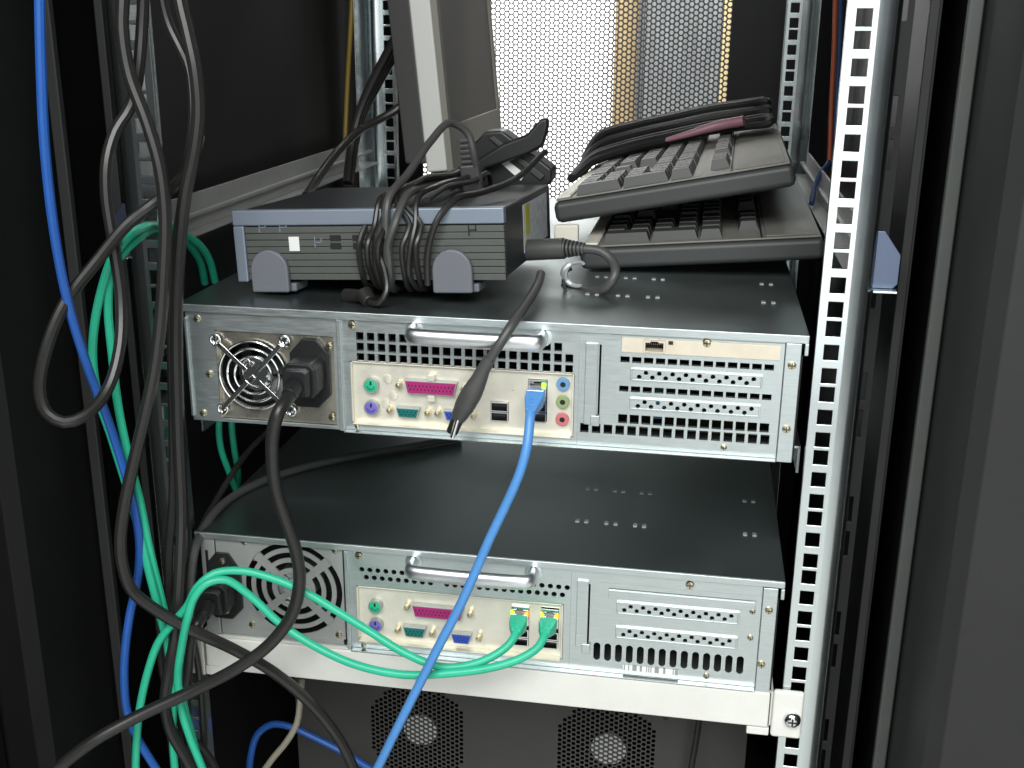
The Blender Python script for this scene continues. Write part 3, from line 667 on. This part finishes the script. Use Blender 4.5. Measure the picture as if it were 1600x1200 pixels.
wrap(126, 10, 3.0, 'cordgrey', 'thicker grey cable wound round the small silver computer', g=7, bow=3, seed=11)
def cable(name, pts, r, mt, label, cat='cable', group=None, step=5, n=10):
    P = [p if len(p) == 4 else p for p in pts]
    W = extend([at(p[0], p[1], p[2]) for p in pts], pts[0][1], pts[-1][1])
    return single(name, MB().tube(spline(W, step), r, n), M[mt], label, cat, group)
# loose end: over the top of the computer and up to the dark adapter
P = [tl(p) for p in ((146,-4,-3),(148,-6,20),(156,-7,42),(166,4,55),(178,40,57),(192,90,62),(205,140,78))]
single('loose_cable', MB().tube(spline(P, 4), 2.4, 10), M['cord'], 'black cable rising from the computer front to the black adapter', 'cable')
# standing loop above the computer
P = [tl(p) for p in ((118,-6,30),(120,-2,56),(126,30,72),(132,70,92),(140,100,104),(150,110,96),(154,112,80),(154,120,60))]
single('cable_loop', MB().tube(spline(P, 4), 3.0, 10), M['cordgrey'], 'grey cable arching up in a loop above the computer top', 'cable')
sr = thing('cable_connector', 'grey ribbed cable connector standing on the computer in front of monitor', 'connector', tl((150,122,50.3)), (10,-6,0))
part('body', MB().box(-8, 8, -5, 5, 0, 22), M['cordgrey'], sr, 2)
for k in range(5): part('ridge', MB().box(-6.5+k*.3, 6.5-k*.3, -4.5, 4.5, 23+k*4.2, 25.8+k*4.2), M['cordgrey'], sr, .8)
# black adapter with white label at the back of the computer
AY = 232; o = np.array(at(792,262,AY))
ad = thing('power_adapter', 'black power adapter with a white label leaning at the back of computer', 'adapter', tuple(o))
def apoly(pts, y=AY): return [(at(u,v,y)[0]-o[0], at(u,v,y)[2]-o[2]) for u, v in pts]
part('body', MB().prism(apoly(((740,224),(758,206),(784,204),(862,264),(862,284),(842,302),(770,318),(700,290))), 0, 30), M['blackp'], ad, 2.5)
part('ridge', MB().prism(apoly(((764,216),(772,212),(852,274),(845,282))), -3, -.1), M['kcase'], ad, 1)
part('label_plate', MB().prism(apoly(((783,255),(791,249),(821,272),(814,282))), -1, -.2), M['paper'], ad)
part('plug_fin', MB().prism(apoly(((700,290),(716,268),(790,222),(826,208),(848,184),(860,182),(860,196),(852,226),(830,238),(752,266))), -14, -3.4), M['blackp'], ad, 3)
part('lead', MB().tube(spline([np.array(at(*p))-o for p in ((712,284,214),(690,305,190),(670,335,150),(655,352,110))], 4), 2.6, 10), M['cord'], ad)
# knot of plugs in front of the computer
kn = thing('cable_plug', 'black knotted cable end lying on server lid under computer front', 'plug', at(560,470,28))
b0 = np.array(at(560,470,28))
for i, (a, b, r) in enumerate((((540,462,30),(566,462,22),5.5),((568,458,20),(578,472,14),6.5))):
    A, B = np.array(at(*a))-b0, np.array(at(*b))-b0
    part('barrel', MB().cyl(A, B, r, r*.8, 14), M['cord'], kn, 1)
W = [np.array(at(*p))-b0 for p in ((578,472,14),(592,474,10),(604,455,12),(600,420,20),(590,395,25))]
part('lead', MB().tube(spline(W, 4), 2.2, 8), M['cord'], kn)

# power plug on the right side of the computer, with its cord
pg = thing('dc_plug', 'long grey barrel plug in the side of small computer with curled cord', 'plug', at(800,390,100))
a, b, c = np.array(at(797,392,112)), np.array(at(882,388,104)), np.array(at(916,389,100)); o = np.array(at(800,390,100))
part('barrel', MB().cyl(a-o, b-o, 8.2, 8.0, 20), M['cordgrey'], pg, .8)
for k in range(6):
    t0, t1 = k/6, (k+.62)/6; part('ridge', MB().cyl(b-o+(c-b)*t0, b-o+(c-b)*t1, 7.4-k*.5, 7.2-k*.5, 16), M['cordgrey'], pg, .4)
W = [np.array(at(*p))-o for p in ((880,388,104),(915,389,100),(940,393,98),(957,408,94),(961,430,84),(948,449,84),(930,456,92),(905,455,104),(880,447,112))]
part('cord', MB().tube(spline(W, 4), 3.6, 12), M['cordgrey'], pg)
o = np.array(at(900,428,96)); rg = thing('twist_ring', 'small shiny clear ring hanging under the grey barrel plug', 'ring', tuple(o))
W = [o*0+np.array([9*math.cos(t), 3*math.sin(2*t), 9*math.sin(t)]) for t in np.linspace(.9, 5.2, 20)]
part('loop', MB().tube(W, [1.2+1.6*math.sin(math.pi*i/19) for i in range(20)], 8), M['clear'], rg)
W = [np.array(at(*p))-o for p in ((893,420,96),(884,425,97),(880,440,97),(884,452,98))]
part('tail', MB().tube(spline(W, 3), 1.4, 8), M['cord'], rg)
single('bracket_scrap', MB().prism([(at(866,350,150)[0],at(866,385,150)[2]),(at(904,350,150)[0],at(866,378,150)[2]),(at(904,350,150)[0],at(866,350,150)[2]),(at(866,350,150)[0],at(866,352,150)[2])], 150, 156), M['cream'], 'small cream plastic block between the computer and stacked keyboards', 'block', bevel=1.5)

# grey cable with hanging connector in front of the upper server
hc = thing('hanging_connector', 'dark grey cable with a thick connector hanging over the upper server ports', 'connector', at(700,672,-22)); o = np.array(at(700,672,-22))
W = [np.array(at(*p))-o for p in ((845,428,70),(842,440,56),(834,456,34),(818,482,2),(801,506,-20),(783,534,-27),(766,560,-28),(754,580,-28))]
part('cord', MB().tube(spline(W, 4), 3.3, 12), M['cordgrey'], hc)
W = [np.array(at(*p))-o for p in ((766,560,-28),(755,578,-28),(748,594,-28),(735,618,-28),(723,640,-27),(715,655,-26))]
G = spline(W, 3)
part('grip', MB().tube(G, [float(np.interp(i/(len(G)-1), (0,.12,.2,.55,.78,.95,1), (3.9,4.4,4.6,7.2,7.0,5.6,4.6))) for i in range(len(G))], 18), M['cordgrey'], hc)
A, B = np.array(at(715,655,-26))-o, np.array(at(706,676,-26))-o
part('tip', MB().cyl(A, B, 4.4, 4.0, 14), M['blackp'], hc, .3); part('contact', MB().cyl(A+np.array([2,-3.6,5]), B+np.array([1.2,-4.0,-2]), 1.9, 1.7, 10), M['chrome'], hc)

# ------------------------------------------------------------------ keyboards, standing end-on
def keyboard(loc, rot, label, W=190., L=448., feet=False):
    k = thing('keyboard', label, 'keyboard', loc, rot, 'stacked keyboards')
    part('case', MB().box(0, W, 0, L, -2.5, 15), M['kcase'], k, 5)
    top = part('top_plate', MB().panel(3, W-3, -L+3, -3, 0, 1.5, []).xf(Matrix(((1,0,0,0),(0,0,-1,0),(0,1,0,15.1),(0,0,0,1)))), M['ktop'], k, .6)
    def cap(x0, x1, y0, y1):
        h = 7.5; e = 2.2; z = 16.7
        v = [(x0,y0,z),(x1,y0,z),(x1,y1,z),(x0,y1,z),(x0+e,y0+e*.7,z+h),(x1-e,y0+e*.7,z+h),(x1-e,y1-e*.7,z+h),(x0+e,y1-e*.7,z+h)]
        return MB().add(v, [(0,3,2,1),(4,5,6,7),(0,1,5,4),(1,2,6,5),(2,3,7,6),(3,0,4,7)])
    X0 = 18; u = 19.05; cache = {}
    def put(cx, rw, cy, cl):           # cx: rows from the front, cy: distance from this end
        key = (round(rw,2), round(cl,2))
        if key not in cache:
            me = mesh_of('key', cap(.8, rw*u-.8, .8, cl*u-.8)); me.materials.append(M['key']); cache[key] = me
        o = share('key', cache[key], k, (X0+cx*u, 9+cy*u, 0))
        return o
    put(0, 2, 0, 1); put(2, 2, 0, 1); put(4, 1, 0, 1)
    for c in (1, 2):
        for r in range(5): put(r, 1, c, 1)
    put(0, 1, 3, 1)
    for r in range(1, 5): put(r, 1, 3, 1)
    for c in range(3):
        put(0, 1, 4.4+c, 1); put(3, 1, 4.4+c, 1); put(4, 1, 4.4+c, 1)
        if c == 1: put(1, 1, 4.4+c, 1)
    for r in range(5):
        for c in range(14): put(r, 1, 7.8+c, 1)
    for c in list(range(0, 3))+list(range(5, 9))+list(range(10, 14))+list(range(15, 19)): put(5.6, .9, 1.4+c, 1)
    part('groove', MB().box(142, 143.4, 4, L-4, 16.65, 16.95), M['dark'], k); part('panel_strip', MB().box(146, W-6, 8, L-8, 16.65, 17.6), M['ktop'], k, .4)
    part('front_rest', MB().box(3.5, 15, 3.5, L-4, 16.65, 19), M['cream'], k, 1.5)
    if feet:
        for y in (170, L-60): part('folding_foot', MB().box(150, 166, y, y+28, -26, 0), M['kcase'], k, 1.5)
    return k
keyboard((51, 158.5, 92.5), (1.0, -5.1, -.5), 'lower grey keyboard lying end-on under the tilted keyboard')
keyboard((28.5, 171, 127), (-.7, -11.2, -1.5), 'upper beige-topped grey keyboard tilted over the lower keyboard', feet=True)
kM = Matrix.Translation(Vector((28.5,171,127))) @ Euler([math.radians(a) for a in (-.7,-11.2,-1.5)]).to_matrix().to_4x4()
def kl(p): return tuple(kM @ Vector(p))
# black cord and pink strip lying over the upper keyboard
P = []
for i, (y, dz) in enumerate(((286,0),(298,3),(310,1),(322,4),(334,1),(346,5),(358,2),(370,6),(382,2),(394,5),(340,10),(352,11),(364,12),(376,11),(388,12),(360,18),(372,19))):
    row = [(-4,y-150,20),(8,y-90,27+dz),(40,y-50,30+dz),(80,y-12,30+dz),(120,y,31+dz),(155,y-4,30+dz),(178,y-20,30+dz)]
    P += [kl(p) for p in (row if i % 2 == 0 else row[::-1])]
single('keyboard_cable', MB().tube(spline(P, 6), 4.2, 8), M['cordmatte'], 'black cable folded back and forth in a bunch across the upper keyboard', 'cable')
P = [kl(p) for p in ((60,262,29.5),(95,276,32),(125,282,35),(154,276,36))]
W = spline(P, 4); nW = len(W)
pk = single('pink_strip', MB().tube(W, [1.4+4.0*min(1, i/(nW*.7)) for i in range(nW)], 12), M['pink'], 'pink tapered plastic strip lying along black cords on the keyboard', 'strip')

# ------------------------------------------------------------------ monitor standing sideways
mo = thing('monitor', 'grey flat monitor standing sideways at the back with pale edge', 'monitor', (-108, 400, 84), (0, -5.5, 0))
# local: screen faces +x, depth along y
ML, MH, Z0 = 285, 330, 52
part('bezel', MB().panel(0, ML, Z0, Z0+MH, 0, 6, [(12, ML-12, Z0+44, Z0+MH-12)]).xf(Matrix(((0,-1,0,6),(1,0,0,0),(0,0,1,0),(0,0,0,1)))), M['mon_face'], mo, .8)
part('screen', MB().box(1.2, 3.6, 10, ML-10, Z0+42, Z0+MH-10), M['screen'], mo)
part('edge_band', MB().box(-22, -.1, 0, ML, Z0, Z0+MH), M['mon_edge'], mo, 2.5)
part('rear_shell', MB().prism_z([(-22.2,5),(-50,22),(-50,ML-22),(-22.2,ML-5)], Z0+8, Z0+MH-20), M['mon_back'], mo, 3)
mk = MB()
for i, (y, h) in enumerate(((158,9),(162,6),(167,10),(173,7),(178,9),(185,11),(189,6))): mk.box(6.05, 6.4, y, y+1.6, Z0+14, Z0+14+h).box(6.05, 6.4, y, y+4, Z0+14+h*.5, Z0+15.2+h*.5)
part('maker_mark', mk, M['mon_back'], mo)
part('stand_neck', MB().box(-42, -24, 110, 170, 6, Z0+40), M['mon_back'], mo, 3)
part('stand_base', MB().box(-80, 20, 30, 150, 1, 9).xf(Matrix.Rotation(math.radians(5.5), 4, 'Y')), M['mon_back'], mo, 3)

# ------------------------------------------------------------------ plugs and cords of the servers
def power_plug(loc, dirv, label, L=38):
    p = thing('power_cable', label, 'power cable', loc)
    d = np.array(dirv, float); d /= np.linalg.norm(d)
    part('housing', MB().prism([(-12,-8),(-9,-11.5),(9,-11.5),(12,-8),(12,9),(8,13.5),(-8,13.5),(-12,9)], -L*.62, 6), M['blackp'], p, 1.4)
    part('collar', MB().prism([(-9,-8),(9,-8),(9,9),(6,11),(-6,11),(-9,9)], -L*.85, -L*.62-.1), M['blackp'], p, 1.2)
    part('strain_relief', MB().cyl((0,-L*.85,0), (0,-L-6,-3), 6.6, 5.2, 16), M['blackp'], p, .5)
    return p
def plug_cord(p, pts, r):
    o = np.array([c/S for c in p.location]); e = [(0,-34,-1.5), (0,-44,-4)]
    part('cord', MB().tube(spline(e+[np.array(q)-o for q in extend([at(*q) for q in pts], 1, pts[-1][1])], 5), r, 12), M['cord'], p)
p = power_plug((-121.5, 0, 42), (0,-1,0), 'black power cable plugged in beside chrome fan guard, sweeping down across white shelf')
plug_cord(p, ((437,640,-56),(429,662,-58),(425,700,-57),(430,760,-54),(446,812,-50),(462,860,-46),(468,908,-44),(457,958,-46),(424,1004,-52),(372,1043,-60),(300,1080,-68),(220,1117,-82),(150,1155,-98),(95,1197,-110),(50,1240,-122)), 4.6)
p = power_plug((-200, -2, -136), (0,-1,0), 'black power cable plugged into the lower server inlet behind green cables', 30)
plug_cord(p, ((305,978,-48),(298,1000,-46),(294,1040,-40),(290,1080,-34),(292,1130,-30),(300,1190,-28),(306,1230,-28)), 4.0)

# network leads
def boot(name, p0, p1, w, h, mt, parent):
    a, b = np.array(p0, float), np.array(p1, float); d = (b-a)
    mb = MB(); X = np.array([1.,0,0]); N = np.cross(d/np.linalg.norm(d), X); N /= np.linalg.norm(N); v = []
    for t, s_ in ((0,1.),(.45,.98),(1.,.55)):
        c = a+d*t
        for sx, sn in ((-1,-1),(1,-1),(1,1),(-1,1)): v.append(c+X*sx*w/2*s_+N*sn*h/2*s_)
    f = [(3,2,1,0),(8,9,10,11)]+[(i*4+k, i*4+(k+1) % 4, i*4+4+(k+1) % 4, i*4+4+k) for i in (0,1) for k in range(4)]
    return part(name, mb.add(v, f), M[mt], parent, 1.3)
def lan(name, port, bend, pts, r, mt, label):
    t = thing(name, label, 'network cable', port); o = np.array(port)
    e = np.array(bend)-o
    part('plug', MB().box(-5.8, 5.8, -9, 7, -3.8, 3.8), M['clear'], t, .5)
    boot('boot', (0,-4,0), e, 12.6, 9.5, mt, t)
    n = np.linalg.norm(e)
    W = [e*.55, e*.8, e]+[np.array(q)-o for q in extend([at(*p) for p in pts], 1, pts[-1][1])]
    part('cord', MB().tube(spline(W, 4), r, 12), M[mt], t)
    for k in range(3):
        c = e*(.62+.1*k); part('boot_ridge', MB().cyl(c-e/n*1, c+e/n*1, 5.6-k*.6, n=12), M[mt], t, .3)
    return t
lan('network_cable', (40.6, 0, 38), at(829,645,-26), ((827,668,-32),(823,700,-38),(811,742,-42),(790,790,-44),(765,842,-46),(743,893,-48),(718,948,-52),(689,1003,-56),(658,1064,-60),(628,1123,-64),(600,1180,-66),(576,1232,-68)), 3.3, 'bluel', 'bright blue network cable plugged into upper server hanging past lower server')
lan('network_cable', (30.6, -1, -136.5), at(806,990,-24), ((797,1005,-30),(776,1022,-36),(738,1038,-42),(690,1042,-44),(632,1020,-42),(580,988,-38),(530,957,-36),(480,927,-36),(430,905,-38),(378,892,-42),(335,896,-50),(308,918,-56),(294,945,-56),(272,972,-54),(248,1003,-54),(231,1050,-56),(218,1110,-58),(213,1165,-58),(212,1235,-58)), 3.0, 'green', 'green network cable from left port of lower server arching highest over its fan')
lan('network_cable', (52.6, -1, -136.5), at(851,992,-24), ((842,1010,-31),(815,1028,-38),(768,1043,-44),(700,1052,-48),(630,1054,-50),(560,1040,-50),(500,1014,-48),(440,976,-46),(392,932,-46),(352,906,-50),(322,912,-56),(303,934,-60),(294,962,-62),(284,1010,-58),(278,1060,-56),(284,1110,-56),(298,1155,-56),(316,1200,-56),(328,1240,-56)), 3.0, 'green', 'green network cable from right port of lower server drooping lowest over the shelf')

# ------------------------------------------------------------------ hanging cable bundle on the left
cable('network_cable', ((62,-40,-104),(62,0,-104),(64,100,-104),(70,230,-102),(86,370,-96),(108,480,-86),(138,576,-72),(170,660,-56),(196,742,-54),(211,800,-50),(218,850,-48),(215,905,-48),(203,960,-50),(196,1012,-52),(194,1062,-54),(199,1112,-54),(214,1152,-54),(238,1192,-54),(268,1240,-54)), 3.1, 'blue', 'shade-darkened blue network cable hanging down the left side behind the black loop', 'network cable')
cable('power_cable', ((192,-40,-36),(192,0,-38),(191,45,-40),(202,115,-42),(230,192,-44),(250,262,-46),(258,335,-48),(256,420,-50),(251,500,-52),(241,580,-56),(228,642,-60),(209,722,-64),(194,792,-68),(188,845,-70),(192,886,-70),(206,922,-68),(242,952,-64),(300,985,-56),(362,1013,-42),(430,1052,-30),(488,1102,-24),(528,1152,-20),(552,1200,-18),(566,1240,-18)), 4.3, 'cord', 'black cord hanging past left rail then crossing behind the other cable over shelf')
cable('power_cable', ((276,-40,-24),(281,0,-26),(293,52,-28),(305,110,-30),(310,172,-30),(304,232,-30),(290,300,-28),(281,380,-26),(276,500,-24),(277,600,-24),(280,700,-24),(284,800,-26),(281,900,-36),(274,990,-44),(263,1055,-46),(258,1100,-46),(266,1140,-46),(288,1180,-46),(318,1235,-46)), 4.4, 'cord', 'thick black cord running straight down beside the upper server fan')
cable('power_cable', ((224,-40,-14),(222,40,-16),(215,120,-22),(204,166,-26),(180,205,-34),(167,250,-42),(166,305,-46),(178,385,-48),(189,470,-50),(186,548,-62),(166,612,-78),(132,650,-96),(100,660,-104),(73,645,-106),(62,608,-104),(74,540,-98),(104,470,-86),(150,410,-68),(200,350,-48),(246,314,-38),(282,280,-16),(300,250,20),(312,215,60)), 4.0, 'cord', 'black cord hanging in a long teardrop loop left of the rack rail')
cable('power_cable', ((250,-40,6),(254,0,6),(264,38,6),(282,76,4),(296,108,0),(302,170,-6),(296,240,-8),(284,320,-6),(271,420,-6),(268,540,-6),(270,660,-8),(270,780,-12),(264,860,-16),(262,940,-24),(252,1010,-30),(262,1080,-30),(290,1140,-30),(330,1190,-30),(350,1240,-30)), 3.4, 'cord', 'thinner black cord tucked behind the thick straight cord on the left')
cable('network_cable', ((336,440,120),(328,408,108),(312,383,92),(284,364,70),(252,352,30),(222,356,-10),(198,372,-34),(176,402,-40),(160,448,-42),(148,505,-44),(145,562,-44),(154,622,-46),(172,676,-46),(196,752,-46),(216,822,-46),(232,890,-46),(246,945,-46),(262,1010,-44),(270,1080,-42),(270,1150,-40),(276,1235,-40)), 3.0, 'green', 'green network cable bowing outermost beside the left rail', 'network cable')
cable('network_cable', ((320,442,124),(314,412,110),(300,388,92),(276,366,66),(246,358,26),(216,372,-14),(190,398,-30),(173,430,-36),(169,480,-38),(176,560,-38),(184,630,-40),(200,710,-42),(218,780,-42),(232,850,-42),(246,910,-40),(258,960,-40),(276,1040,-38),(287,1100,-38),(300,1150,-38),(322,1235,-38)), 3.0, 'green', 'green network cable running inside the outermost green one by left rail', 'network cable')
cable('network_cable', ((344,640,70),(342,668,70),(345,700,74),(358,738,84),(372,775,100)), 2.6, 'green', 'short stretch of green cable in the dark gap below the fan guard', 'network cable', 'green cables in the gap')
cable('network_cable', ((362,640,90),(362,668,90),(366,702,94),(372,740,110),(370,772,130)), 2.6, 'green', 'short stretch of green cable in the dark gap below the fan guard', 'network cable', 'green cables in the gap')
# cords on the lower server's lid
def onz(u, v, z):
    d = CR*(u-800)/FPX - CU*(v-600)/FPX + CF
    return tuple(CAM+(z-CAM[2])/d[2]*d)
W = [onz(u, v, -85) for u, v in ((720,684),(640,698),(560,712),(480,729),(420,748),(370,772),(338,798))]+[at(*p) for p in ((318,826,6),(305,856,-14),(299,895,-22),(296,940,-26),(288,1010,-28),(284,1100,-26),(300,1240,-26))]
single('lid_cable', MB().tube(spline(extend(W, 1, 1240), 5), 3.3, 10), M['cordgrey'], 'dull grey cable lying across the lid of the lower server', 'cable')
cable('lid_cable', ((420,672,110),(388,705,92),(360,745,66),(336,785,40),(318,818,14),(302,862,-14),(294,910,-18),(299,980,-20),(310,1040,-20),(316,1110,-20),(322,1240,-20)), 2.6, 'cord', 'thin black cable bent over the near corner of the lower server')
# cords below the shelf
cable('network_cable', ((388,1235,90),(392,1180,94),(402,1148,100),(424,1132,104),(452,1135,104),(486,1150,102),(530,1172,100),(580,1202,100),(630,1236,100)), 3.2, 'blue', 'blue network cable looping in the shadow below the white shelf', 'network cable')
cable('low_cable', ((472,1062,30),(469,1095,20),(464,1130,12),(447,1160,8),(424,1188,6),(392,1240,6)), 2.6, 'cordtan', 'tan cord hanging below the white shelf in the shadow')
cable('low_cable', ((1096,1085,110),(1093,1120,114),(1088,1155,118),(1081,1195,120),(1076,1240,120)), 2.6, 'cord', 'black cord hanging in front of the perforated fan unit')
# cords at the back of the rack
cable('rear_cable', ((551,-40,560),(550,0,560),(547,60,560),(543,130,560),(540,200,555),(538,250,548)), 2.8, 'yellow', 'yellow cable hanging down beside the far left rail')
for k in range(3):
    cable('rear_cable', ((664+k*9,-40,470+k*6),(642+k*8,12,475+k*6),(612+k*7,70,480+k*6),(580+k*5,132,480+k*6),(560+k*3,180,476+k*6),(550+k*2,225,465+k*5),(545+k*2,262,450+k*5),(543+k,286,440+k*5)), 5.0, 'cord', 'thick black cable in the bundle slanting down before the far left rail', 'cable', 'black cables slanting at the back')
cable('rear_cable', ((640,152,440),(618,172,432),(590,188,420),(560,205,400),(532,232,370),(508,262,330),(492,286,300),(478,306,262)), 4.2, 'cord', 'single black cable crossing before the far left rail down to the computer')
cable('rear_cable', ((1306,-40,430),(1305,0,430),(1303,80,430),(1299,160,430),(1296,250,425)), 2.2, 'orange', 'orange cable hanging between the two right rails')
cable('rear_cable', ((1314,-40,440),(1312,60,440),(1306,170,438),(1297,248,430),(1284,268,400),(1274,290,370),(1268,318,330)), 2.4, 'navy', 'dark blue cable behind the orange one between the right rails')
